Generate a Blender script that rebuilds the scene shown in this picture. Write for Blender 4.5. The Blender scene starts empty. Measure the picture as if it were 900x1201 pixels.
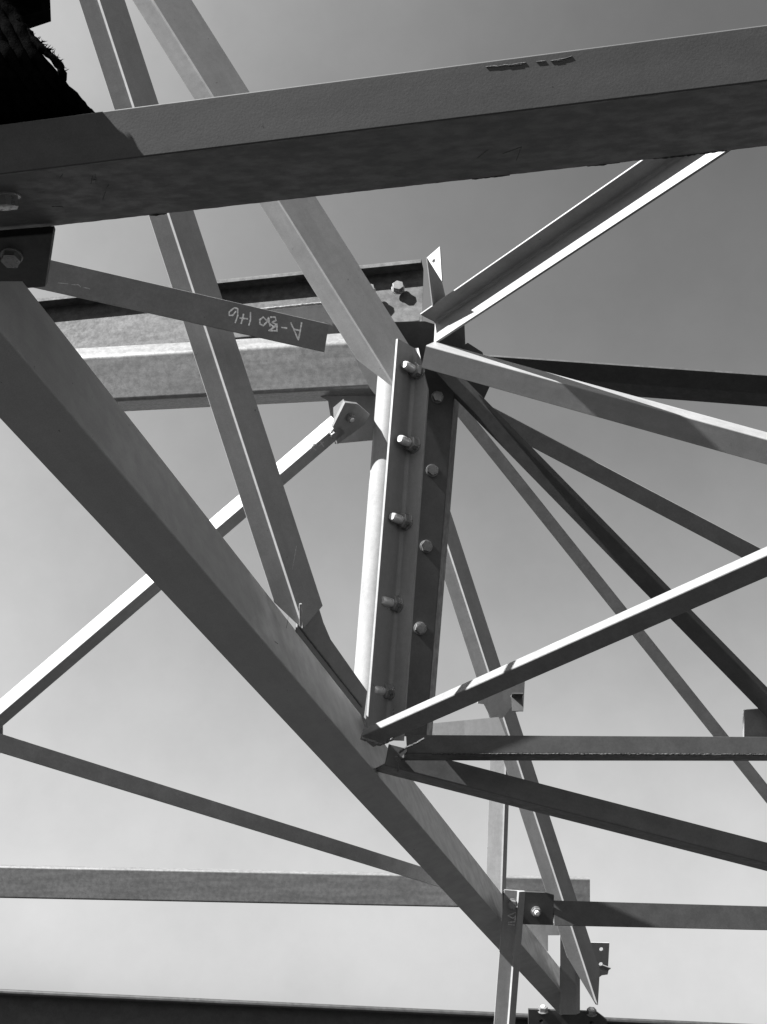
import bpy, bmesh, math, random
from mathutils import Vector, Matrix, noise
from mathutils.geometry import tessellate_polygon
random.seed(7)
S = bpy.context.scene
C = S.collection
R_ = math.radians
# ------------------------------------------------------------------ camera
PITCH, ROLL, FPX = R_(28), R_(5.5), 1400.0
IW, IH = 900.0, 1201.0
CAM = Vector((0, 0, 1.6))
F = Vector((0, math.cos(PITCH), math.sin(PITCH)))
R0 = Vector((1, 0, 0)); U0 = Vector((0, -math.sin(PITCH), math.cos(PITCH)))
RX = math.cos(ROLL) * R0 + math.sin(ROLL) * U0
UY = -math.sin(ROLL) * R0 + math.cos(ROLL) * U0
cd = bpy.data.cameras.new('camera'); cam = bpy.data.objects.new('camera', cd); C.objects.link(cam)
cd.sensor_fit = 'VERTICAL'; cd.sensor_height = 24.0; cd.lens = 24.0 * FPX / IH
cd.clip_start = 0.05; cd.clip_end = 20000
M = Matrix((RX, UY, -F)).transposed().to_4x4(); M.translation = CAM
cam.matrix_world = M
S.camera = cam
# ------------------------------------------------------------------ sky and sun
SUN_CAM = Vector((-0.65, 0.74, 0.02)).normalized()          # towards the sun, camera axes
SUN = (RX * SUN_CAM.x + UY * SUN_CAM.y - F * SUN_CAM.z).normalized()
elev = math.asin(SUN.z); azim = math.atan2(SUN.x, SUN.y)
w = bpy.data.worlds.new('World'); S.world = w; w.use_nodes = True
nt = w.node_tree; nt.nodes.clear()
sky = nt.nodes.new('ShaderNodeTexSky'); sky.sky_type = 'NISHITA'; sky.sun_disc = False
sky.sun_elevation = elev; sky.sun_rotation = azim; sky.altitude = 200
sky.air_density = 1.0; sky.dust_density = 0.6; sky.ozone_density = 1.0
sky.air_density = 0.6; sky.dust_density = 7.0
# black-and-white film behind a red filter: the red channel through a film curve y / (1 + y), y = (red / 0.95)^3.6
sep = nt.nodes.new('ShaderNodeSeparateColor')
def mth(op, a, b):
    k = nt.nodes.new('ShaderNodeMath'); k.operation = op
    for i, v in ((0, a), (1, b)):
        if isinstance(v, (int, float)): k.inputs[i].default_value = v
        else: nt.links.new(v, k.inputs[i])
    return k.outputs[0]
nt.links.new(sky.outputs['Color'], sep.inputs[0])
yy = mth('POWER', mth('MULTIPLY', sep.outputs[0], 1 / 0.952), 3.6)
yy = mth('DIVIDE', yy, mth('ADD', yy, 1.0))
yy = mth('MULTIPLY', yy, 2.0)
# faint unevenness of thin high air
tcw = nt.nodes.new('ShaderNodeTexCoord'); nw = nt.nodes.new('ShaderNodeTexNoise')
nw.inputs['Scale'].default_value = 7.0; nw.inputs['Detail'].default_value = 9.0; nw.inputs['Roughness'].default_value = 0.65
nt.links.new(tcw.outputs['Generated'], nw.inputs['Vector'])
yy = mth('MULTIPLY', yy, mth('ADD', mth('MULTIPLY', nw.outputs[0], 0.36), 0.83))
bg = nt.nodes.new('ShaderNodeBackground'); bg.inputs['Strength'].default_value = 0.10
out = nt.nodes.new('ShaderNodeOutputWorld')
nt.links.new(yy, bg.inputs['Color']); nt.links.new(bg.outputs[0], out.inputs['Surface'])
sl = bpy.data.lights.new('sun', 'SUN'); sl.energy = 5.0; sl.angle = R_(0.5); sl.color = (1, 1, 1)
sun = bpy.data.objects.new('sun', sl); C.objects.link(sun)
sun.rotation_euler = SUN.to_track_quat('Z', 'Y').to_euler(); sun.location = (0, 0, 20)
S.view_settings.view_transform = 'Standard'; S.view_settings.look = 'None'
S.view_settings.exposure = 2.2; S.view_settings.gamma = 1.0

# ------------------------------------------------------------------ materials
MATS = {}
def steel(name, base, rough=0.45, metal=0.0, mottle=0.12, mscale=14, chips=0.0, bump=0.06, bscale=420, streak=0.0, spec=0.5):
    m = bpy.data.materials.new(name); m.use_nodes = True
    n = m.node_tree; n.nodes.clear(); lk = n.links.new
    o = n.nodes.new('ShaderNodeOutputMaterial'); p = n.nodes.new('ShaderNodeBsdfPrincipled')
    lk(p.outputs[0], o.inputs[0])
    tc = n.nodes.new('ShaderNodeTexCoord')
    def nz(scale, detail=4, rough_=0.6, stretch=None):
        t = n.nodes.new('ShaderNodeTexNoise'); t.inputs['Scale'].default_value = scale
        t.inputs['Detail'].default_value = detail; t.inputs['Roughness'].default_value = rough_
        mp = n.nodes.new('ShaderNodeMapping'); lk(tc.outputs['Object'], mp.inputs[0])
        if stretch: mp.inputs['Scale'].default_value = stretch
        lk(mp.outputs[0], t.inputs['Vector']); return t.outputs[0]
    def ramp(src, a, b, va, vb):
        r = n.nodes.new('ShaderNodeMapRange'); r.interpolation_type = 'SMOOTHSTEP'
        for i, v in zip((1, 2, 3, 4), (a, b, va, vb)): r.inputs[i].default_value = v
        lk(src, r.inputs[0]); return r.outputs[0]
    def mul(a, b):
        k = n.nodes.new('ShaderNodeMath'); k.operation = 'MULTIPLY'; lk(a, k.inputs[0])
        if isinstance(b, float): k.inputs[1].default_value = b
        else: lk(b, k.inputs[1])
        return k.outputs[0]
    v = ramp(nz(mscale), 0.3, 0.7, base * (1 - mottle), base * (1 + mottle))
    v = mul(v, ramp(nz(mscale * 9, 3), 0.3, 0.7, 1 - mottle * 0.6, 1 + mottle * 0.6))
    v = mul(v, ramp(nz(420, 2), 0.35, 0.65, 0.94, 1.06))
    if streak: v = mul(v, ramp(nz(30, 5, 0.6, (0.12, 1, 1)), 0.35, 0.65, 1 - streak, 1 + streak))
    # small dark scuffs and specks
    v = mul(v, ramp(nz(55, 3, 0.7), 0.70, 0.76, 1.0, 0.35))
    # pale scratches
    if chips: v = mul(v, ramp(nz(70, 4, 0.7, (0.5, 1, 1)), 0.66 - chips * 0.1, 0.70 - chips * 0.1, 1.0, 0.15))
    lk(v, p.inputs['Base Color'])
    lk(ramp(nz(mscale * 3, 4), 0.3, 0.7, rough - 0.08, rough + 0.1), p.inputs['Roughness'])
    p.inputs['Metallic'].default_value = metal
    p.inputs['Specular IOR Level'].default_value = spec
    b = n.nodes.new('ShaderNodeBump'); b.inputs['Strength'].default_value = bump; b.inputs['Distance'].default_value = 0.002
    lk(nz(bscale, 4), b.inputs['Height'])
    b2 = n.nodes.new('ShaderNodeBump'); b2.inputs['Strength'].default_value = bump * 0.5; b2.inputs['Distance'].default_value = 0.01
    lk(nz(9, 3), b2.inputs['Height']); lk(b.outputs[0], b2.inputs['Normal'])
    lk(b2.outputs[0], p.inputs['Normal'])
    MATS[name] = m; return m
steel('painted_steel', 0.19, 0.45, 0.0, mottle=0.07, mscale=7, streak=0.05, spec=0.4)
steel('painted_steel_smooth', 0.25, 0.42, 0.0, mottle=0.04, mscale=6, streak=0.03, spec=0.4)
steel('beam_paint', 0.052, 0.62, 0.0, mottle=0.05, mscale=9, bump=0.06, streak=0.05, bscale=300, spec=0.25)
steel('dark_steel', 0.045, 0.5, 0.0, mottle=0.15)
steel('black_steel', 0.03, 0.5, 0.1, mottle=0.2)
steel('strut_steel', 0.12, 0.5, 0.0, mottle=0.12)
steel('post_steel', 0.19, 0.5, 0.0, mottle=0.08, mscale=8, streak=0.06, spec=0.3)
steel('mid_steel', 0.08, 0.5, 0.0, mottle=0.12, streak=0.06)
steel('bar_steel', 0.155, 0.5, 0.0, mottle=0.12)
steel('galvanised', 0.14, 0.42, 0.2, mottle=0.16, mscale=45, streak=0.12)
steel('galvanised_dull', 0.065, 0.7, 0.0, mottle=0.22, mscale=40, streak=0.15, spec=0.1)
steel('bolt_metal', 0.62, 0.34, 0.5, mottle=0.05, bump=0.02)
steel('bolt_dark', 0.24, 0.32, 0.6, mottle=0.1, bump=0.02)
steel('chalk', 0.8, 0.9, 0.0, mottle=0.25, mscale=200, bump=0.4, spec=0.1)
steel('faint_chalk', 0.34, 0.9, 0.0, mottle=0.25, mscale=200, spec=0.1)
steel('weld', 0.10, 0.5, 0.5, mottle=0.3)
steel('lit_edge_or_weld', 0.3, 0.35, 0.6, mottle=0.2)
steel('rust', 0.05, 0.9, 0.0, mottle=0.5, mscale=120, bump=0.8, spec=0.2)
steel('toe_edge', 0.12, 0.7, 0.0, mottle=0.35, mscale=60, bump=0.6, chips=1.2)
steel('black_rope', 0.0025, 1.0, 0.0, mottle=0.5, mscale=60, bump=0.6, spec=0.0)
steel('soil', 0.03, 0.95, 0.0, mottle=0.35, mscale=0.6, bump=0.3, bscale=8, spec=0.1)

# ------------------------------------------------------------------ helpers
def c2w(v): return RX * v[0] + UY * v[1] - F * v[2]
def ray(x, y): return Vector(((x - IW / 2) / FPX, -(y - IH / 2) / FPX, -1.0))
def P(x, y, d): return CAM + c2w(ray(x, y) * d)
def tag(o, label=None, cat=None, group=None, kind=None):
    if label: o['label'] = label
    if cat: o['category'] = cat
    if group: o['group'] = group
    if kind: o['kind'] = kind
    return o
def link(name, me, mat, mw, parent=None):
    o = bpy.data.objects.new(name, me); C.objects.link(o)
    if mat and not me.materials: me.materials.append(MATS[mat])
    if parent is not None:
        o.parent = parent; o.matrix_parent_inverse = Matrix.Identity(4)
        o.matrix_basis = WM[parent.name].inverted() @ mw
    else: o.matrix_basis = mw
    WM[o.name] = mw.copy()
    if me and len(me.polygons) < 400:
        wn = o.modifiers.new('flat_faces', 'WEIGHTED_NORMAL'); wn.keep_sharp = True; wn.weight = 100
    return o
WM = {}
def finish(bm, name, angle=32):
    bmesh.ops.recalc_face_normals(bm, faces=bm.faces)
    for f in bm.faces: f.smooth = True
    for e in bm.edges:
        if len(e.link_faces) == 2 and e.calc_face_angle(0) > R_(angle): e.smooth = False
    me = bpy.data.meshes.new(name); bm.to_mesh(me); bm.free(); return me
def frame(t, r, n, o):
    m = Matrix((t, r, n)).transposed().to_4x4(); m.translation = o; return m
def chamfer(poly, c, skip=()):
    outp = []
    N = len(poly)
    for i, p in enumerate(poly):
        a = poly[i - 1]; b = poly[(i + 1) % N]
        if i in skip: outp.append(p); continue
        da = (a - p); db = (b - p)
        if da.length < 2.2 * c or db.length < 2.2 * c or da.normalized().dot(db.normalized()) < -0.8:
            outp.append(p); continue
        outp += [p + da.normalized() * c, p + (da.normalized() + db.normalized()) * c * 0.36, p + db.normalized() * c]
    return outp
def extrude_poly(poly, length_fn0, length_fn1, name):
    """poly: list of 2-D Vectors (r, n); extruded along local x"""
    bm = bmesh.new()
    a = [bm.verts.new((length_fn0(p), p.x, p.y)) for p in poly]
    b = [bm.verts.new((length_fn1(p), p.x, p.y)) for p in poly]
    N = len(poly)
    for i in range(N):
        bm.faces.new((a[i], a[(i + 1) % N], b[(i + 1) % N], b[i]))
    tri = tessellate_polygon([[Vector((p.x, p.y, 0)) for p in poly]])
    for t in tri:
        for vs in (a, b):
            try: bm.faces.new([vs[k] for k in t])
            except ValueError: pass
    return finish(bm, name)
DBG = []
def axis_frame(h, d, ext):
    p0 = P(*h[0], d[0]); p1 = P(*h[1], d[1])
    t = (p1 - p0).normalized(); mid = (p0 + p1) / 2
    v = (CAM - mid).normalized()
    r = t.cross(v)
    r.normalize()
    n = r.cross(t).normalized()
    if n.dot(v) < 0: n = -n
    return p0, p1, t, r, n
def toe_width(H, u, toe):
    a = c2w(ray(*toe[0])); b = c2w(ray(*toe[1])); N = a.cross(b)
    return -(N.dot(H - CAM)) / N.dot(u)
def member(name, label, cat, h, d, legs, ext=(0, 0), mat='painted_steel', group=None, ear=0.0, step=False, fil=0.004,
           cut0=None, cut1=None, ch=0.0012, parent=None, force_w=None):
    """An angle (two legs) or flat bar (one leg) whose heel runs between two points.
    legs: (toe line, tilt out of the picture plane in degrees, thickness)"""
    p0, p1, t, r, n = axis_frame(h, d, ext)
    Lh = (p1 - p0).length
    mid = (p0 + p1) / 2
    us, ws, ms, ts = [], [], [], []
    for (toe, beta, th) in legs:
        best = None
        for sgn in (1, -1):
            u2 = Vector((sgn * math.cos(R_(beta)), math.sin(R_(beta))))
            u3 = r * u2.x + n * u2.y
            wv = toe_width(mid, u3, toe)
            if wv > 0 and (best is None or wv < best[1]): best = (u2, wv, u3)
        u2, wv, u3 = best
        w0 = toe_width(p0, u3, toe); w1 = toe_width(p1, u3, toe)
        m2 = Vector((u2.y, -u2.x))
        if m2.y > 0: m2 = -m2
        nrm = -(r * m2.x + n * m2.y)
        DBG.append('%-16s w0 %.3f w %.3f w1 %.3f  n.sun %.2f  n.cam %.2f' % (name, w0, wv, w1, nrm.dot(SUN), nrm.dot((CAM - mid).normalized())))
        us.append(u2); ws.append(wv); ms.append(m2); ts.append(th)
    Z = Vector((0, 0))
    if len(legs) == 1:
        u, wv, m, th = us[0], ws[0], ms[0], ts[0]
        poly = chamfer([Z, u * wv, u * wv + m * th, m * th], ch)
    else:
        (uA, uB), (wA, wB), (mA, mB), (tA, tB) = us, ws, ms, ts
        det = mA.x * mB.y - mA.y * mB.x
        X = Vector(((tA * mB.y - tB * mA.y) / det, (mA.x * tB - mB.x * tA) / det))
        cc = (uA + uB) * fil
        if step:
            a0 = mB * tB * 0.85
            poly = [Z, a0, a0 + uA * wA, a0 + uA * wA + mA * tA, a0 + mA * tA + uB * 0.01, uB * wB + mB * tB, uB * wB]
        elif ear:
            heel = [Z - uB * ear + Z, Z - uB * ear + mB * tB, mB * tB]
            poly = heel + [uA * wA, uA * wA + mA * tA, X, uB * wB + mB * tB, uB * wB]
        else:
            heel = []
            for k in range(7):
                a = k / 6 * math.pi / 2
                # arc from heel+uB*fil to heel+uA*fil
                heel.append(cc - uA * fil * math.cos(a) - uB * fil * math.sin(a))
            poly = heel + [uA * wA, uA * wA + mA * tA, X, uB * wB + mB * tB, uB * wB]
        # corners of heel arc must not be chamfered
        base = poly
        poly = chamfer(base, ch)
    def f0(p):
        return -ext[0] + (cut0(p) if cut0 else 0)
    def f1(p):
        return Lh + ext[1] + (cut1(p) if cut1 else 0)
    me = extrude_poly(poly, f0, f1, name)
    mw = frame(t, r, n, p0)
    o = link(name, me, mat, mw, parent)
    if parent is None: tag(o, label, cat, group)
    o_info[o.name] = (p0, p1, t, r, n, us, ws)
    return o
o_info = {}
def on_plane(x, y, p, nrm):
    d = c2w(ray(x, y)); return CAM + d * ((p - CAM).dot(nrm) / d.dot(nrm))
def plate(name, label, cat, pts, at, nrm, th=0.01, mat='painted_steel', holes=(), parent=None, group=None, up=None, kind=None, out=False):
    """a flat plate: outline given where its corners stand on the plane through point `at` = (x, y, depth)
    with normal nrm (camera axes); holes: (x, y, radius in metres)"""
    p = P(*at); N = c2w(Vector(nrm)).normalized()
    if N.dot(CAM - p) < 0: N = -N
    t = (UY if up is None else c2w(Vector(up))); t = (t - N * t.dot(N)).normalized(); r = N.cross(t)
    mw = frame(t, r, N, p); inv = mw.inverted()
    outer = [inv @ on_plane(x, y, p, N) for x, y in pts]
    outer = [Vector((v.x, v.y, 0)) for v in outer]
    loops = [outer]
    for hx, hy, hr in holes:
        c = inv @ on_plane(hx, hy, p, N)
        loops.append([Vector((c.x + hr * math.cos(a * math.pi / 8), c.y + hr * math.sin(a * math.pi / 8), 0)) for a in range(16)])
    flat = [v for l in loops for v in l]
    tri = tessellate_polygon(loops)
    bm = bmesh.new()
    A = [bm.verts.new(v) for v in flat]; B = [bm.verts.new(v - Vector((0, 0, th))) for v in flat]
    for a, b, c in tri:
        for vs in (A, B):
            try: bm.faces.new((vs[a], vs[b], vs[c]))
            except ValueError: pass
    k = 0
    for l in loops:
        n_ = len(l)
        for i in range(n_):
            j = (i + 1) % n_
            bm.faces.new((A[k + i], A[k + j], B[k + j], B[k + i]))
        k += n_
    rim = [e for e in bm.edges if len(e.link_faces) == 2 and e.calc_face_angle(0) > 0.8 and abs(e.verts[0].co.z - e.verts[1].co.z) < 1e-6]
    bmesh.ops.bevel(bm, geom=rim, offset=min(0.0012, th * 0.2), segments=1, affect='EDGES', clamp_overlap=True)
    DBG.append('%-16s plate n.sun %.2f' % (name, N.dot(SUN)))
    o = link(name, finish(bm, name), mat, mw, parent)
    if parent is None: tag(o, label, cat, group, kind)
    return o
def cyl(bm, r, z0, z1, n=16, r2=None, phase=0.0, hexa=False, round_top=0.0):
    r2 = r if r2 is None else r2
    rings = [(r, z0), (r2, z1)]
    if round_top: rings = [(r, z0), (r2, z1 - round_top), (r2 - round_top * 0.35, z1 - round_top * 0.3), (r2 - round_top, z1)]
    prev = None
    for rr, z in rings:
        cur = [bm.verts.new((rr * math.cos(phase + a * 2 * math.pi / n), rr * math.sin(phase + a * 2 * math.pi / n), z)) for a in range(n)]
        if prev:
            for i in range(n): bm.faces.new((prev[i], prev[(i + 1) % n], cur[(i + 1) % n], cur[i]))
        else: bm.faces.new(cur)
        prev = cur
    bm.faces.new(prev)
_bolt = {}
def bolt_frame(p, N, spin=0.3):
    t = UY - N * UY.dot(N)
    if t.length < 0.1: t = RX - N * RX.dot(N)
    t.normalize(); r = N.cross(t)
    return frame(t, r, N, p) @ Matrix.Rotation(spin, 4, 'Z')
def bolt(parent, x, y, d, nrm, size=0.012, kind='head', length=0.05, spin=0.3, plane=None, name='bolt'):
    """size: shank radius.  kind 'head': hex head and washer seen; 'tail': nut and the threaded end seen"""
    N = c2w(Vector(nrm)).normalized(); p = P(x, y, d) if plane is None else on_plane(x, y, plane, N)
    mw = bolt_frame(p, N, spin)
    key = (kind, size, length)
    if key not in _bolt:
        bm = bmesh.new()
        if kind == 'head':
            cyl(bm, size * 1.75, 0.0, size * 1.25, 6, round_top=size * 0.10)
            cyl(bm, size * 1.25, size * 1.2, size * 1.31, 20, round_top=size * 0.06)
            for k in range(5):                                   # raised grade marks on the head
                a = k * 1.257
                cyl_at(bm, size * 0.16, size * 1.25, size * 1.36, (size * 0.75 * math.cos(a), size * 0.75 * math.sin(a)))
            me = finish(bm, 'bolt'); nut = None
        else:
            # threaded end, with real grooves
            prof = []; z = 0.0
            rings = int((length) / (size * 0.22))
            prev = None
            for i in range(rings + 1):
                rr = size * (1.0 if i % 2 == 0 else 0.90)
                if i >= rings - 1: rr = size * (0.86 if i == rings - 1 else 0.7)
                zz = length * i / rings
                cur = [bm.verts.new((rr * math.cos(a * math.pi / 8), rr * math.sin(a * math.pi / 8), zz)) for a in range(16)]
                if prev:
                    for q in range(16): bm.faces.new((prev[q], prev[(q + 1) % 16], cur[(q + 1) % 16], cur[q]))
                prev = cur
            bm.faces.new(prev)
            me = finish(bm, 'bolt', 50)
            b2 = bmesh.new(); cyl(b2, size * 1.72, 0.0, size * 1.6, 6, round_top=size * 0.2)
            nut = finish(b2, 'nut')
        b3 = bmesh.new(); cyl(b3, size * 1.95, -0.001, size * 0.28, 24, round_top=size * 0.08)
        _bolt[key] = (me, nut, finish(b3, 'washer'))
    me, nut, wash = _bolt[key]
    off = Matrix.Translation((0, 0, size * 0.27))
    hm = 'bolt_dark' if kind == 'head' else 'bolt_metal'
    b = link(name, me, hm, mw @ off, parent)
    link('washer', wash, 'bolt_dark', mw, b)
    if nut: link('nut', nut, 'bolt_dark', mw @ off, b)
    return b
def cyl_at(bm, r, z0, z1, c):
    vs0 = [bm.verts.new((c[0] + r * math.cos(a * math.pi / 3), c[1] + r * math.sin(a * math.pi / 3), z0)) for a in range(6)]
    vs1 = [bm.verts.new((c[0] + r * math.cos(a * math.pi / 3), c[1] + r * math.sin(a * math.pi / 3), z1)) for a in range(6)]
    for i in range(6): bm.faces.new((vs0[i], vs0[(i + 1) % 6], vs1[(i + 1) % 6], vs1[i]))
    bm.faces.new(vs1)
def tube(name, pts, rad, mat, parent=None, wob=0.25, step=0.004, seg=8, label=None, cat=None, group=None, freq=150):
    """a lumpy bead (weld) or cord along world points; rad constant or per point"""
    path = [Vector(p) for p in pts]
    rr = rad if isinstance(rad, (list, tuple)) else [rad] * len(path)
    P2, R2 = [], []
    for i in range(len(path) - 1):
        k = max(1, int((path[i + 1] - path[i]).length / step))
        for j in range(k):
            f = j / k; P2.append(path[i].lerp(path[i + 1], f)); R2.append(rr[i] * (1 - f) + rr[i + 1] * f)
    P2.append(path[-1]); R2.append(rr[-1])
    o0 = path[0]; bm = bmesh.new(); prev = None
    ref = c2w(Vector((0.3, 0.2, 0.9))).normalized()
    for i, p in enumerate(P2):
        t = (P2[min(i + 1, len(P2) - 1)] - P2[max(i - 1, 0)]).normalized()
        a = t.cross(ref).normalized(); b = t.cross(a)
        cur = []
        for q in range(seg):
            an = q * 2 * math.pi / seg; dr = (a * math.cos(an) + b * math.sin(an))
            s = R2[i] * (1 + wob * noise.noise((p + dr * R2[i]) * freq) * 1.6)
            cur.append(bm.verts.new(p - o0 + dr * s))
        if prev:
            for q in range(seg): bm.faces.new((prev[q], prev[(q + 1) % seg], cur[(q + 1) % seg], cur[q]))
        else: bm.faces.new(cur)
        prev = cur
    bm.faces.new(prev)
    o = link(name, finish(bm, name, 60), mat, Matrix.Translation(o0), parent)
    if parent is None: tag(o, label, cat, group)
    return o
def along(o, f, k, out=0.0, leg=None):
    """world point at fraction f of a member's heel, k of the way out on leg `leg`"""
    p0, p1, t, r, n, us, ws = o_info[o.name]
    p = p0.lerp(p1, f)
    if leg is not None: p = p + (r * us[leg].x + n * us[leg].y) * ws[leg] * k
    return p + n * out
def stroke(parent, name, lines, at, nrm, width=0.0036, mat='chalk', lift=0.0004):
    """chalk lettering: thin raised strokes lying on the face through `at`"""
    p = P(*at); N = c2w(Vector(nrm)).normalized() if not isinstance(nrm, tuple) or len(nrm) == 3 else nrm
    if N.dot(CAM - p) < 0: N = -N
    bm = bmesh.new(); rnd = random.Random(3)
    for ln in lines:
        w3 = [on_plane(x, y, p, N) for x, y in ln]
        dense = []
        for i in range(len(w3) - 1):
            k = max(2, int((w3[i + 1] - w3[i]).length / 0.003))
            dense += [w3[i].lerp(w3[i + 1], j / k) for j in range(k)]
        dense.append(w3[-1]); prev = None
        for i, q in enumerate(dense):
            t = (dense[min(i + 1, len(dense) - 1)] - dense[max(0, i - 1)]).normalized(); s = N.cross(t)
            ww = width * (0.75 + 0.5 * rnd.random()) * 0.5
            cur = [bm.verts.new(q - p + s * ww + N * 0.0001), bm.verts.new(q - p + N * lift * 2), bm.verts.new(q - p - s * ww + N * 0.0001)]
            if prev:
                for a in range(2): bm.faces.new((prev[a], prev[a + 1], cur[a + 1], cur[a]))
            prev = cur
    me = finish(bm, name, 60)
    return link(name, me, mat, Matrix.Translation(p), parent)
def face_normal(o, leg):
    p0, p1, t, r, n, us, ws = o_info[o.name]
    u = us[leg]; m = Vector((u.y, -u.x))
    if m.y < 0: m = -m
    N = r * m.x + n * m.y
    return Vector((N.dot(RX), N.dot(UY), -N.dot(F)))       # in camera axes
def face_depth(o, leg, x, y):
    p0, p1, t, r, n, us, ws = o_info[o.name]
    N = c2w(face_normal(o, leg)); q = on_plane(x, y, p0, N); return (q - CAM).dot(F)

# ================================================================== ground
bm = bmesh.new()
NG = 60; HALF = 6000.0
def gz(x, y):
    r = math.hypot(x, y)
    return 0.12 * noise.noise(Vector((x * 0.11, y * 0.11, 0))) + min(6, r * 0.002) * noise.noise(Vector((x * 0.004, y * 0.004, 3)))
vs = {}
cs = [math.copysign(HALF * (abs(2 * i / NG - 1)) ** 3, 2 * i / NG - 1) for i in range(NG + 1)]
for i, x in enumerate(cs):
    for j, y in enumerate(cs): vs[i, j] = bm.verts.new((x, y, gz(x, y)))
for i in range(NG):
    for j in range(NG): bm.faces.new((vs[i, j], vs[i + 1, j], vs[i + 1, j + 1], vs[i, j + 1]))
g = link('ground', finish(bm, 'ground', 80), 'soil', Matrix.Identity(4)); tag(g, kind='structure')

# ================================================================== steelwork
def profile(name, label, cat, h, d, path, N, th=0.004, mat='galvanised', ext=(0, 0), group=None, skew=0.0, rad=0.004, parent=None):
    """a bent sheet section: path of (down, towards) points along the line h; N: face normal, camera axes"""
    p0 = P(*h[0], d[0]); p1 = P(*h[1], d[1]); t = (p1 - p0).normalized()
    n = c2w(Vector(N)); n = (n - t * n.dot(t)).normalized(); dn = n.cross(t)
    if dn.dot(UY) > 0: dn = -dn
    pts = [Vector(p) for p in path]
    # round the bends
    rp = [pts[0]]
    for i in range(1, len(pts) - 1):
        a = (pts[i - 1] - pts[i]).normalized(); b = (pts[i + 1] - pts[i]).normalized()
        for k in range(5):
            f = k / 4; rp.append(pts[i] + a * rad * (1 - f) ** 2 * 1.5 + b * rad * f ** 2 * 1.5)
    rp.append(pts[-1])
    offs = []
    for i, p in enumerate(rp):
        tt = (rp[min(i + 1, len(rp) - 1)] - rp[max(i - 1, 0)]).normalized(); offs.append(p + Vector((-tt.y, tt.x)) * th)
    poly = rp + offs[::-1]
    L0 = (p1 - p0).length
    me = extrude_poly([Vector((p.x, p.y)) for p in poly], lambda p: -ext[0], lambda p: L0 + ext[1] + skew * p.x, name)
    o = link(name, me, mat, frame(t, dn, n, p0), parent)
    if parent is None: tag(o, label, cat, group)
    DBG.append('%-16s profile n.sun %.2f' % (name, n.dot(SUN)))
    return o
def pipe(name, label, cat, h, d, rpx, mat, ext=(0, 0), wall=0.006):
    p0, p1, t, r, n = axis_frame(h, d, ext); rad = rpx * d[1] / FPX; L0 = (p1 - p0).length
    bm = bmesh.new(); N_ = 48; rings = []
    for x, rr in ((-ext[0], rad - wall), (-ext[0], rad), (L0 + ext[1], rad), (L0 + ext[1], rad - wall)):
        rings.append([bm.verts.new((x, rr * math.cos(a * 2 * math.pi / N_), rr * math.sin(a * 2 * math.pi / N_))) for a in range(N_)])
    for k in range(4):
        A, B = rings[k], rings[(k + 1) % 4]
        for i in range(N_): bm.faces.new((A[i], A[(i + 1) % N_], B[(i + 1) % N_], B[i]))
    return tag(link(name, finish(bm, name), mat, frame(t, r, n, p0)), label, cat)

# --- top beam, nearest
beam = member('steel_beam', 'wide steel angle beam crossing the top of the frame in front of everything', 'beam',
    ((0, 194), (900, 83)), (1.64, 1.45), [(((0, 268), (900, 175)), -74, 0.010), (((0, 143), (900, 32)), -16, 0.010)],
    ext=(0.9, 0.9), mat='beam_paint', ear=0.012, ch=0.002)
N1 = face_normal(beam, 0)
e0, e1 = along(beam, 0.0, 1, 0, 0), along(beam, 1.0, 1, 0, 0)
tube('rust_scale', [e0.lerp(e1, f) - c2w(N1) * 0.004 for f in (-0.2, 0.1, 0.4, 0.7, 1.0, 1.3)], 0.0040, 'toe_edge', beam, wob=0.12, seg=7, step=0.006, freq=90)
for lg, f0_, f1_, rr_ in ((0, 0.60, 0.66, 0.0015), (0, 0.78, 0.83, 0.0015), (0, 0.88, 0.99, 0.0018), (0, 0.06, 0.09, 0.002)):
    k_ = 1.0 if lg == 0 else 0.965
    a, b = along(beam, f0_, k_, 0, lg), along(beam, f1_, k_, 0, lg)
    if lg == 1: a, b = a - c2w(face_normal(beam, 1)) * rr_ * 0.55, b - c2w(face_normal(beam, 1)) * rr_ * 0.55
    tube('rust_chip', [a, a.lerp(b, 0.4), b], [rr_ * 0.4, rr_, rr_ * 0.5], 'rust', beam, wob=0.8, step=0.003, seg=7, freq=200)
bolt(beam, 5, 229, 0, N1, size=0.0125, kind='head', plane=along(beam, 0.1, 0.5, 0, 0), spin=0.15)
# --- plate hung from the top beam at the left edge
dpl = face_depth(beam, 0, 30, 262)
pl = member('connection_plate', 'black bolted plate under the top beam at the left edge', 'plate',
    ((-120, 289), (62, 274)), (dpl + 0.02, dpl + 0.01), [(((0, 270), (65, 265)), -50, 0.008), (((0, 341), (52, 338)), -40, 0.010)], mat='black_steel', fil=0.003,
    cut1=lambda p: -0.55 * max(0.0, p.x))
bolt(pl, 14, 300, 0, face_normal(pl, 1), size=0.0098, kind='head', plane=along(pl, 0.5, 0.5, 0, 1), spin=0.5)
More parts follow.
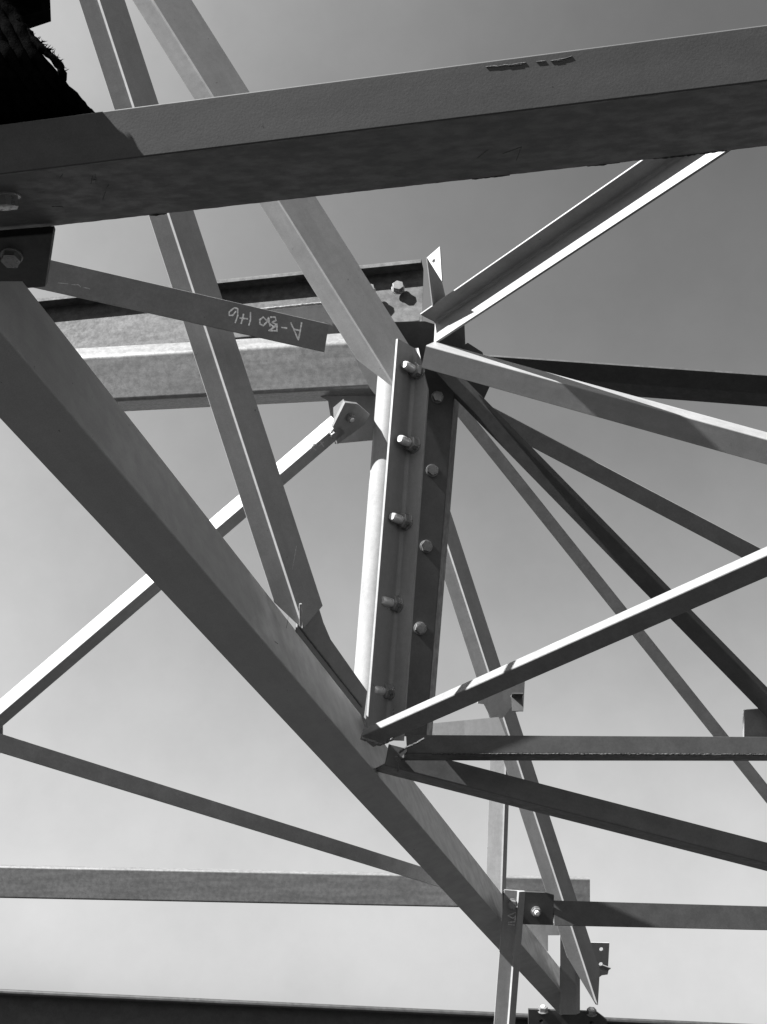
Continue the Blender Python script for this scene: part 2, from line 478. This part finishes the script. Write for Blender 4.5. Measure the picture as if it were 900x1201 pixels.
# --- big diagonal going down and away; its upper end is cut level, tucked behind the black plate
def end_at_y(y_target, side, base):
    def f(p):
        p0, p1, t, r, n = big_frame
        q = p0 + r * p.x + n * p.y; lo, hi = -0.9, 0.6
        for _ in range(40):
            m = (lo + hi) / 2; v = q + t * m - CAM
            y = IH / 2 - FPX * v.dot(UY) / v.dot(F)
            if y < y_target: lo = m
            else: hi = m
        return lo
    return f
big_frame = axis_frame(((0, 387), (679, 1187)), (1.78, 6.9), (0, 0))
big = member('diagonal_chord', 'broad steel angle chord running from the left edge down to the black girder', 'chord',
    ((0, 387), (679, 1187)), (1.78, 6.9), [(((50, 343), (676, 1165)), -66, 0.010), (((0, 480), (652, 1188)), -24, 0.010)],
    ext=(0.0, 0.05), mat='painted_steel_smooth', cut0=end_at_y(330, 0, 0))
# --- upper diagonals
d1 = member('diagonal_brace', 'left one of two light braces behind the top beam, welded to the broad chord', 'brace',
    ((117, 0), (352, 722)), (2.95, 2.86), [(((91, 0), (325, 699)), 2, 0.008), (((152, 0), (385, 747)), -26, 0.012)],
    ext=(0.9, 0.03), mat='painted_steel', step=True, cut1=lambda p: -0.035 if p.x < -0.02 else (-0.08 if p.x > 0.02 else 0.0))
d2 = member('diagonal_brace', 'right one of two light braces behind the top beam, ending at the column top', 'brace',
    ((180, 0), (440, 415)), (3.75, 3.62), [(((155, 5), (383, 355)), 4, 0.008), (((230, 0), (470, 397)), -26, 0.013)],
    ext=(0.9, 0.12), cut1=lambda p: -0.14 if p.x > 0.02 else 0.0, mat='painted_steel', step=True)
# --- right-hand fan
r1 = member('diagonal_brace', 'trough-like brace rising right behind the top beam, with a white sunlit strip', 'brace',
    ((521.5, 370.4), (791, 188)), (3.6, 2.95), [(((515, 358), (738, 195)), 41, 0.006), (((552, 378), (829, 184)), 49, 0.008)],
    ext=(0.045, 1.2), mat='painted_steel', fil=0.008)
r2 = member('diagonal_brace', 'pale angle brace sloping right from the column top with a bright upper edge', 'brace',
    ((500, 405), (900, 515)), (3.52, 3.26), [(((564, 413), (900, 510)), -78, 0.008), (((589, 453), (900, 556)), -12, 0.008)],
    ext=(0.0, 0.8), mat='painted_steel')
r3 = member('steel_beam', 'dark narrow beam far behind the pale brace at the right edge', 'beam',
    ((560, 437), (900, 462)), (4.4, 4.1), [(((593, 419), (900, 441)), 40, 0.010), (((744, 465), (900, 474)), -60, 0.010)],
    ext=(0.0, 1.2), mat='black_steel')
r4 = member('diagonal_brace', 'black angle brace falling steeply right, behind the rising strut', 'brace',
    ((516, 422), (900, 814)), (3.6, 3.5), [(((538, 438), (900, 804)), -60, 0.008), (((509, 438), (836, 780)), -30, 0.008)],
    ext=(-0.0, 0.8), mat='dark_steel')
r5 = member('flat_strut', 'long thin flat bar falling to the lower right corner below the black brace', 'strut',
    ((538, 490), (900, 943)), (4.0, 4.0), [(((576, 518), (900, 917)), 8, 0.008)], ext=(0.14, 0.7), mat='bar_steel')
r6 = member('flat_strut', 'thin flat bar between the pale brace and the black brace', 'strut',
    ((578, 478), (884, 639)), (4.15, 4.15), [(((618, 522), (862, 649)), -10, 0.008)], ext=(0.0, 0.8), mat='bar_steel')
r7 = member('diagonal_brace', 'square-edged strut rising right from the column foot, top sunlit in white patches', 'brace',
    ((423, 864), (900, 651)), (3.18, 2.32), [(((422, 860), (900, 636)), -55, 0.008), (((448, 872), (900, 677)), -35, 0.008)],
    ext=(0.0, 0.5), mat='strut_steel')
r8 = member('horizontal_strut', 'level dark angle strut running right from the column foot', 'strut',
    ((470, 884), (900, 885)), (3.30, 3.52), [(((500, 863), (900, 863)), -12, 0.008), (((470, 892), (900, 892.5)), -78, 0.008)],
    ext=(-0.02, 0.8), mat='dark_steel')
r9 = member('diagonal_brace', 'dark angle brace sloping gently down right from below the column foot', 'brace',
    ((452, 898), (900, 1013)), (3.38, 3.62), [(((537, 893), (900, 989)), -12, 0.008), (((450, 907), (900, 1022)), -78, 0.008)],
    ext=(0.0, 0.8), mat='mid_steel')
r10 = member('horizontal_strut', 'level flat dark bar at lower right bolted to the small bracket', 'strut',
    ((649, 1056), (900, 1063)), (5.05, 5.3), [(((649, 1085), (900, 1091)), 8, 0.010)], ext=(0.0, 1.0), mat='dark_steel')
# rust line along the heel of the level strut
a, b = along(r8, 0.08, 0), along(r8, 1.0, 0)
tube('rust_scale', [a.lerp(b, f) for f in (0, 0.2, 0.4, 0.6, 0.8, 1.0)], 0.0022, 'rust', r8, wob=0.9, step=0.004, seg=7, freq=220)
# --- left side
l1 = member('flat_strut', 'flat bar with upside-down chalk marks, pointing right from the black plate', 'strut',
    ((40, 300), (386, 380)), (2.66, 2.90), [(((53, 338), (385, 416)), 12, 0.006)], mat='bar_steel')
l2 = member('diagonal_brace', 'brace with white sunlit top running from the left edge up to the column gusset', 'brace',
    ((8, 832), (398, 498)), (3.70, 3.74), [(((0, 822), (398, 477)), -40, 0.008), (((20, 838), (332, 570)), -50, 0.008)],
    ext=(0.12, 0.0), mat='painted_steel')
plate('end_tab', '', '', [(391, 500), (405, 472), (420, 474), (434, 486), (428, 498), (396, 521)], (410, 490, face_depth(l2, 1, 410, 490)), tuple(face_normal(l2, 1)), parent=l2)
plate('end_fold', '', '', [(391, 478), (403, 468), (405, 473), (392, 501)], (400, 485, 3.75), (-0.3, 0.1, 1), parent=l2, th=0.006)
l3 = member('flat_strut', 'slender flat bar sloping down right from the left edge to behind the broad chord', 'strut',
    ((3, 861), (560, 1037)), (3.72, 4.9), [(((0, 882), (498, 1035)), 10, 0.008)], mat='bar_steel', ext=(0.15, 0))
plate('connection_plate', 'sliver of a plate at the left edge joining the two thin braces', 'plate', [(-80, 790), (-10, 822), (3, 845), (3, 863), (0, 884), (-80, 900)], (0, 860, 3.76), (0.1, 0, 1), mat='bar_steel')

# --- the column: a round post with two angles bolted along its front
post = pipe('round_post', 'round steel post behind the bolted angles, left side sunlit white', 'post', ((465, 405), (430, 866)), (3.84, 3.58), 20.5, 'post_steel')
col = member('column_angle', 'front column angle with five nuts and bolt ends pointing left', 'column',
    ((488, 398), (453, 868)), (3.62, 3.33), [(((472, 395), (425, 862)), 52, 0.008), (((509, 398), (469, 868)), 38, 0.008)],
    mat='painted_steel', fil=0.012, cut0=lambda p: 0.17 if p.x < -0.012 else 0.03)
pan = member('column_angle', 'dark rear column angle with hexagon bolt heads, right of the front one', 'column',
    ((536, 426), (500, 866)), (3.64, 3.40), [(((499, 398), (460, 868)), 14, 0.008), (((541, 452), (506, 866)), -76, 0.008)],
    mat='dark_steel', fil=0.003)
nl = face_normal(col, 1)
for i, (x, y) in enumerate(((490, 436), (485, 522), (476, 612), (465, 709), (455, 812))):
    f = (y - 398) / 470.0
    bolt(col, x, y, 0, nl, size=0.0135, kind='tail', length=0.064, spin=0.2 * i, plane=along(col, f, 0.3, 0.0, 1))
npn = face_normal(pan, 0)
for i, (x, y) in enumerate(((513, 466), (507, 552), (500, 641), (493, 737))):
    bolt(pan, x, y, 0, npn, size=0.0098, kind='head', spin=0.35 + 0.5 * i, plane=along(pan, 0.5, 0.5, 0, 0))

# --- gussets round the node
gus = plate('gusset_plate', 'large grey gusset behind the column top, between the two purlins', 'plate',
    [(303, 364), (384, 356), (428, 398), (470, 400), (480, 450), (437, 516), (393, 520), (385, 470), (330, 440)], (420, 440, 3.98), (0.05, 0.1, 1), th=0.010)
tube('weld_or_lit_edge', [on_plane(304, 363, P(420, 440, 3.97), c2w(Vector((0.05, 0.1, 1)))), on_plane(383, 355, P(420, 440, 3.97), c2w(Vector((0.05, 0.1, 1))))], 0.0045, 'lit_edge_or_weld', gus, wob=0.25)  # bright bead added to stand for the sunlit top edge of the gusset
gr_ = plate('gusset_plate', 'small dark gusset right of the column top behind the pale brace', 'plate',
    [(515, 392), (545, 380), (546, 404), (549, 402), (566, 413), (577, 448), (567, 470), (535, 452)], (545, 420, 3.78), (0.15, -0.1, 1), mat='dark_steel')
tb = o_info[big.name][2]; td = o_info[d1.name]; tdv = td[3] * td[5][1].x + td[4] * td[5][1].y
gN = tb.cross(tdv).normalized(); gN = gN if gN.dot(F) < 0 else -gN
dN = c2w(face_normal(d1, 1)); gN = (gN + dN * 1.2).normalized(); gN = Vector((gN.dot(RX), gN.dot(UY), -gN.dot(F)))
gd = plate('gusset_plate', 'narrow gusset joining the left light brace to the column foot', 'plate',
    [(352, 712), (374, 712), (379.5, 730), (388, 750), (431, 811), (427, 842), (348, 741)], (352, 735, 2.895), tuple(gN), mat='painted_steel', th=0.006)
def gdp(x, y): return (x, y, (on_plane(x, y, P(352, 735, 2.895), c2w(gN)) - CAM).dot(F))
lug = plate('lug_plate', 'narrow upright lug with one hole and a tip turned to the sun above the column', 'plate',
    [(501, 302), (518.5, 330), (522.5, 347), (508, 360)], (518, 330, 3.53), (0.5, -0.5, 0.8), th=0.006)
plate('lit_tip', '', '', [(501, 302), (516, 289), (518.5, 330)], (518, 330, 3.53), (-0.7, 0.3, 1), holes=[(509, 306, 0.006)], parent=lug, th=0.005)  # flat lug split in two: shape turns tip to sun, rest to shade
gn = plate('gusset_plate', 'dark plate added for the shaded purlin underside at the column top', 'plate',
    [(452, 378), (499, 377), (524, 384), (545, 398), (530, 440), (468, 440)], (490, 400, 3.74), (0.1, -0.25, 1), mat='dark_steel')  # added dark plate, fills in the shaded underside of the purlin flange
# --- purlins behind
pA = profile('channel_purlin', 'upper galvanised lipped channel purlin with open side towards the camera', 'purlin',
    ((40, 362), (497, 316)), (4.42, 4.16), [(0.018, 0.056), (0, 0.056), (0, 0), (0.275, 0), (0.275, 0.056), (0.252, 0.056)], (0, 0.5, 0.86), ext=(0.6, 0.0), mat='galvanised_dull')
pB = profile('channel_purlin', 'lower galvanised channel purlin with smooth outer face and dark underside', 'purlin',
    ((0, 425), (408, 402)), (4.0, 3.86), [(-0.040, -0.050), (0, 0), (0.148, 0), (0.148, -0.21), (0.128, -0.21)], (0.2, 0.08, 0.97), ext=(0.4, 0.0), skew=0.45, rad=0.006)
BC = [(433, 342), (467, 339)]
for x, y in BC: bolt(pA, x, y, 0, (0, 0.5, 0.86), size=0.012, kind='tail', length=0.012, plane=P(497, 316, 4.16) + c2w(Vector((0, 0.5, 0.86)).normalized()) * 0.006, spin=0.2)

# --- back trusswork seen through the structure
b1 = member('diagonal_brace', 'slim back brace right of the column, running down to a pointed end', 'brace',
    ((513, 600), (676, 1101)), (5.75, 5.7), [(((500, 622), (647, 1048)), -2, 0.010), (((530, 600), (686, 1087)), -30, 0.018)],
    ext=(0.3, 0.33), cut1=lambda p: -0.25 if p.x > 0.02 else (-0.14 if p.x < -0.04 else 0), mat='painted_steel', step=True)
b2 = member('upright_angle', 'pale vertical angle behind the two dark lower right braces', 'upright',
    ((594, 893), (589, 1043)), (5.95, 5.95), [(((578, 893), (573, 1022)), -14, 0.010), (((599, 893), (594, 1027)), -50, 0.018)],
    ext=(0.0, 0.1), step=True, mat='painted_steel')
b3 = plate('back_beam', 'short pale beam end seen right of the column foot', 'beam', [(500, 849), (585, 841), (600, 880), (500, 885)], (545, 860, 5.0), (0.1, 0.3, 1), th=0.08)
post2 = member('upright_angle', 'light upright angle in front of the lower chord end, chalked near its top', 'upright',
    ((609, 1046), (597, 1201)), (4.90, 4.88), [(((592, 1046), (583, 1201)), 6, 0.008), (((616, 1046), (605, 1201)), -35, 0.014)],
    ext=(0.0, 0.3), step=True, mat='painted_steel')
ep = plate('end_plate', 'small dark plate at the right edge standing on the level strut', 'plate', [(873, 833), (960, 826), (960, 872), (873, 866)], (885, 850, 3.56), (0.15, 0, 1), mat='bar_steel')
bk = plate('connection_plate', 'small dark bracket with two bolts near the lower end of the chord', 'plate',
    [(590, 1045), (640, 1047), (650, 1050), (649, 1085), (612, 1084), (590, 1078)], (615, 1065, 5.02), (0.05, 0.05, 1), mat='dark_steel')
bolt(bk, 629, 1069, 5.02, (0.05, 0.05, 1), size=0.011, kind='tail', length=0.03)
bkb = bolt(post2, 601, 1060, 0, face_normal(post2, 0), size=0.011, kind='tail', length=0.012, plane=along(post2, 0.1, 0.5, 0, 0))
bb = profile('galvanised_beam', 'long level galvanised beam low in the picture passing behind the broad chord', 'beam',
    ((0, 1017), (692, 1031)), (6.2, 6.2), [(0.03, -0.06), (0.0, -0.06), (0, 0), (0.152, 0), (0.152, -0.07), (0.13, -0.07)], (0.22, 0.12, 0.97), ext=(1.2, 0))
c1 = plate('clip_plate', 'lower right clip plate with two holes beside the pointed brace', 'plate',
    [(672, 1105), (715, 1106), (713, 1143), (706, 1144), (698, 1150), (686, 1150), (680, 1140), (676, 1120)], (695, 1125, 6.3), (0.05, 0, 1), holes=[(705.5, 1113.5, 0.011), (705, 1131, 0.011)])
c2 = plate('clip_plate', 'upper clip plate with one hole on the slim back brace', 'plate',
    [(572, 800), (616, 795), (614, 834), (604, 835), (600, 829), (590, 842), (576, 842), (568, 826), (560, 825)], (590, 820, 5.25), (0.1, 0.1, 1), holes=[(601, 817, 0.008)])
u2 = member('upright_angle', 'rear upright angle under the slim brace at bottom right', 'upright',
    ((676, 1090), (676, 1170)), (6.35, 6.35), [(((657, 1096), (657, 1153)), 10, 0.008), (((681, 1090), (680, 1188)), -50, 0.008)],
    ext=(0.05, 0.09), mat='painted_steel')
u3 = plate('back_plate', 'pale level plate behind the lower chord end, above the small window of sky', 'plate',
    [(610, 1080), (673, 1084), (673, 1097), (643, 1097), (643, 1116), (612, 1100)], (640, 1090, 6.4), (0, 0.1, 1))
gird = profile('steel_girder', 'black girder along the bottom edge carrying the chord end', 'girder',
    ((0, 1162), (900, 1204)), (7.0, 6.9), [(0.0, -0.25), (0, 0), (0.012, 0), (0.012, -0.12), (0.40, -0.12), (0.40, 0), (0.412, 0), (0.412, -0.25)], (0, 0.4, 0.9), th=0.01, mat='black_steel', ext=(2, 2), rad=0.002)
sp = plate('splice_plate', 'black splice plate with bolts on the bottom girder', 'plate',
    [(620, 1184), (700, 1187), (712, 1196), (712, 1240), (620, 1240)], (665, 1195, 6.85), (0, 0.02, 1), th=0.02, mat='black_steel', holes=[(635, 1198, 0.012), (694, 1200, 0.012)])

# --- weld beads
def bead(par, pts, rad=0.0045, mat='weld', wob=0.45): tube('weld_or_lit_edge', [P(x, y, d_) for x, y, d_ in pts], rad, mat, par, wob=wob, step=0.0025, seg=8, freq=170)
bead(r7, [(424, 866, 3.17), (447, 873, 3.13), (462, 866, 3.12)])
bead(r8, [(468, 883, 3.29), (476, 877, 3.29), (488, 872, 3.29), (498, 866, 3.29)], 0.0032, 'rust')
bead(r9, [(465, 887, 3.28), (467, 904, 3.30)], 0.004)
bead(d1, [(352.5, 708, 2.84), (353, 734, 2.86)], 0.0035, 'lit_edge_or_weld', 0.25)
bead(gd, [gdp(352, 736), gdp(388, 782), gdp(425, 829)], 0.0025, 'weld', 0.25)
bead(col, [(462, 815, 3.36), (463, 845, 3.33)], 0.004, 'weld', 0.6)

for x, y in ((637, 1184), (694, 1187)):
    bolt(sp, x, y + 2, 6.86, (0, 1, 0.15), size=0.016, kind='tail', length=0.03)
member('bent_cleat', '', '', ((600, 817), (613, 817)), (5.15, 5.15), [(((604, 834), (614, 834)), 20, 0.006), (((600, 814), (613, 814)), 70, 0.006)], parent=c2, mat='dark_steel')
member('bent_cleat', '', '', ((703, 1134), (714, 1138)), (6.2, 6.2), [(((703, 1137), (714, 1143)), 20, 0.006), (((703, 1131), (714, 1135)), 70, 0.006)], parent=c1, mat='painted_steel')

# --- black rope bundle at the top left
def rope_bundle():
    def P(x, y, d_): return CAM + c2w(ray(x, y) * (d_ * 0.841))
    root = bpy.data.objects.new('rope_bundle', None); C.objects.link(root); root.empty_display_size = 0.1
    base = P(-30, 120, 2.0); root.matrix_basis = Matrix.Translation(base); WM[root.name] = root.matrix_basis.copy()
    tag(root, 'black rope bundle with a frayed loop hanging over the top beam at top left', 'rope')
    rnd = random.Random(5)
    # strands run side by side from the upper left down over the beam
    for k in range(14):
        o = 15.0 * k
        dj = 0.006 * rnd.uniform(-1, 1)
        pts = [P(-70 - o, -110, 1.97 + dj), P(15 - o, 17, 1.93 + dj), P(28 - o, 42, 1.912 + dj), P(43 - o, 68, 1.905 + dj),
               P(63 - o, 92, 1.915 + dj), P(84 - o, 115, 1.94 + dj), P(101 - o, 133, 1.972 + dj), P(118 - o, 150, 2.02 + dj), P(124 - o, 190, 2.06)]
        tube('strand', pts, 0.0100, 'black_rope', root, wob=0.16, step=0.006, seg=10, freq=80)
        tube('strand', [q + F * 0.018 - RX * 0.005 for q in pts], 0.0105, 'black_rope', root, wob=0.1, step=0.012, seg=8, freq=60)
    # the frayed loop
    tube('loop', [P(28, 32, 1.92), P(42, 50, 1.905), P(52, 59, 1.90), P(63, 68, 1.90), P(70, 77, 1.90), P(73.5, 86, 1.90), P(73, 98, 1.91), P(70, 106, 1.93)], [0.006, 0.0055, 0.0052, 0.0054, 0.0055, 0.0055, 0.005, 0.005], 'black_rope', root, wob=0.3, step=0.003, seg=9, freq=160)
    bm = bmesh.new()
    for k in range(80):                                              # frayed fibres
        f = rnd.random(); a = rnd.uniform(0, 6.28)
        if k % 3: q = P(42 + 36 * f, 46 + 40 * f ** 1.3, 1.90)
        else: q = P(22 + 34 * f, 20 + 56 * f, 1.91)
        dr = (RX * math.cos(a) + UY * math.sin(a)); L_ = rnd.uniform(0.006, 0.010)
        s = dr.cross(F).normalized() * 0.0007
        v = [bm.verts.new(q - base + s), bm.verts.new(q - base - s), bm.verts.new(q - base + dr * L_ + F * 0.002), bm.verts.new(q - base + dr * L_ * 0.5 + F * 0.003)]
        bm.faces.new((v[0], v[1], v[2])); bm.faces.new((v[1], v[3], v[2])); bm.faces.new((v[0], v[3], v[1]))
    tag(link('frayed_fibre', finish(bm, 'frayed_fibre'), 'black_rope', Matrix.Translation(base), root), kind='stuff')
    return root
rope_bundle()
blk = plate('square_block', 'black square block in the top left corner above the rope bundle', 'block', [(-60, -60), (46, -60), (49, 12), (22, 21), (-60, 50)], (10, 0, 1.74), (0.1, -0.2, 1), th=0.08, mat='black_rope')

# --- chalk marks on the flat bar, upside down, reading A-50 H6 with a struck-out figure
nl1 = tuple(face_normal(l1, 0)); dl = face_depth(l1, 0, 320, 380)
stroke(l1, 'chalk_mark', [
    [(341, 378), (346, 389), (350, 399), (352, 390), (354, 378)], [(344, 386), (353, 388)],                     # A
    [(330, 384), (337, 385)],                                                                                     # -
    [(325, 388), (316, 388), (321, 384), (325, 380), (325, 389)], [(315, 388), (318, 386)],
    [(317, 372), (323, 372), (324, 376), (319, 378), (325, 381), (322, 384), (316, 379), (309, 372), (305, 375), (305, 380), (309, 382), (313, 378), (315, 372), (317, 383)],
    [(283, 380), (286, 368)], [(281, 373), (291, 374)], [(294, 366), (294, 375), (292, 382)],                     # H
    [(276, 379), (279, 370), (279, 362), (275, 361), (269, 366), (269, 370), (273, 370), (277, 365)]],            # 6
    (320, 380, dl), nl1)
nl2 = face_normal(l2, 1)
bolt(l2, 410, 489, 0, nl2, size=0.0085, kind='tail', length=0.018, plane=along(l2, 0.9, 0.5, 0, 1))
bolt(l2, 390, 509, 0, nl2, size=0.0070, kind='head', plane=along(l2, 0.9, 0.5, 0, 1))
stroke(l2, 'chalk_mark', [[(364, 529), (368, 521), (372, 522)], [(367, 525), (371, 528)], [(376, 518), (380, 524)], [(374, 523), (380, 518)]], (370, 524, face_depth(l2, 1, 370, 524)), tuple(nl2), mat='faint_chalk')
nb = face_normal(post2, 0)
stroke(post2, 'chalk_mark', [[(605, 1070), (596, 1074), (602, 1077), (605, 1074), (604, 1081), (596, 1082)], [(596, 1084), (604, 1085)]], (600, 1075, face_depth(post2, 0, 600, 1075)), tuple(nb), mat='faint_chalk', width=0.004)
def marks(o, leg, lines, name='scratch', width=0.0016, mat='faint_chalk'):
    x, y = lines[0][0]
    q = stroke(o, name, lines, (x, y, face_depth(o, leg, x, y)), tuple(face_normal(o, leg)), width=width, mat=mat)
    q['kind'] = 'stuff'
steel('scuff', 0.09, 0.9, 0.0, mottle=0.3, mscale=200, spec=0.1)
marks(beam, 0, [[(107, 216), (109, 206)], [(113, 214), (112, 204)], [(108, 211), (113, 210)], [(121, 234), (125, 221), (128, 216)], [(61, 242), (74, 242)], [(70, 209), (74, 204)], [(560, 185), (572, 176)], [(590, 180), (612, 172), (606, 188)]], width=0.0013, mat='scuff')
marks(beam, 1, [[(570, 78.5), (580, 77.6), (584, 78), (592, 76.3), (600, 76.2), (608, 74.6), (617, 73.6)], [(629, 72.6), (640, 71.6)], [(646, 71.6), (655, 70), (664, 68.3), (671, 66)],
    [(596, 77.4), (612, 75.6)], [(650, 72), (660, 70.4)]], name='rust_chip', width=0.0017, mat='rust')
marks(big, 0, [[(336, 737), (339, 720)], [(322, 752), (326, 755)]], width=0.0018, mat='scuff')
marks(d1, 1, [[(343, 668), (348, 640)]], width=0.0018)
marks(l1, 0, [[(68, 332), (80, 333)], [(84, 334), (92, 334), (95, 337)], [(98, 337), (106, 339)]], width=0.0022)
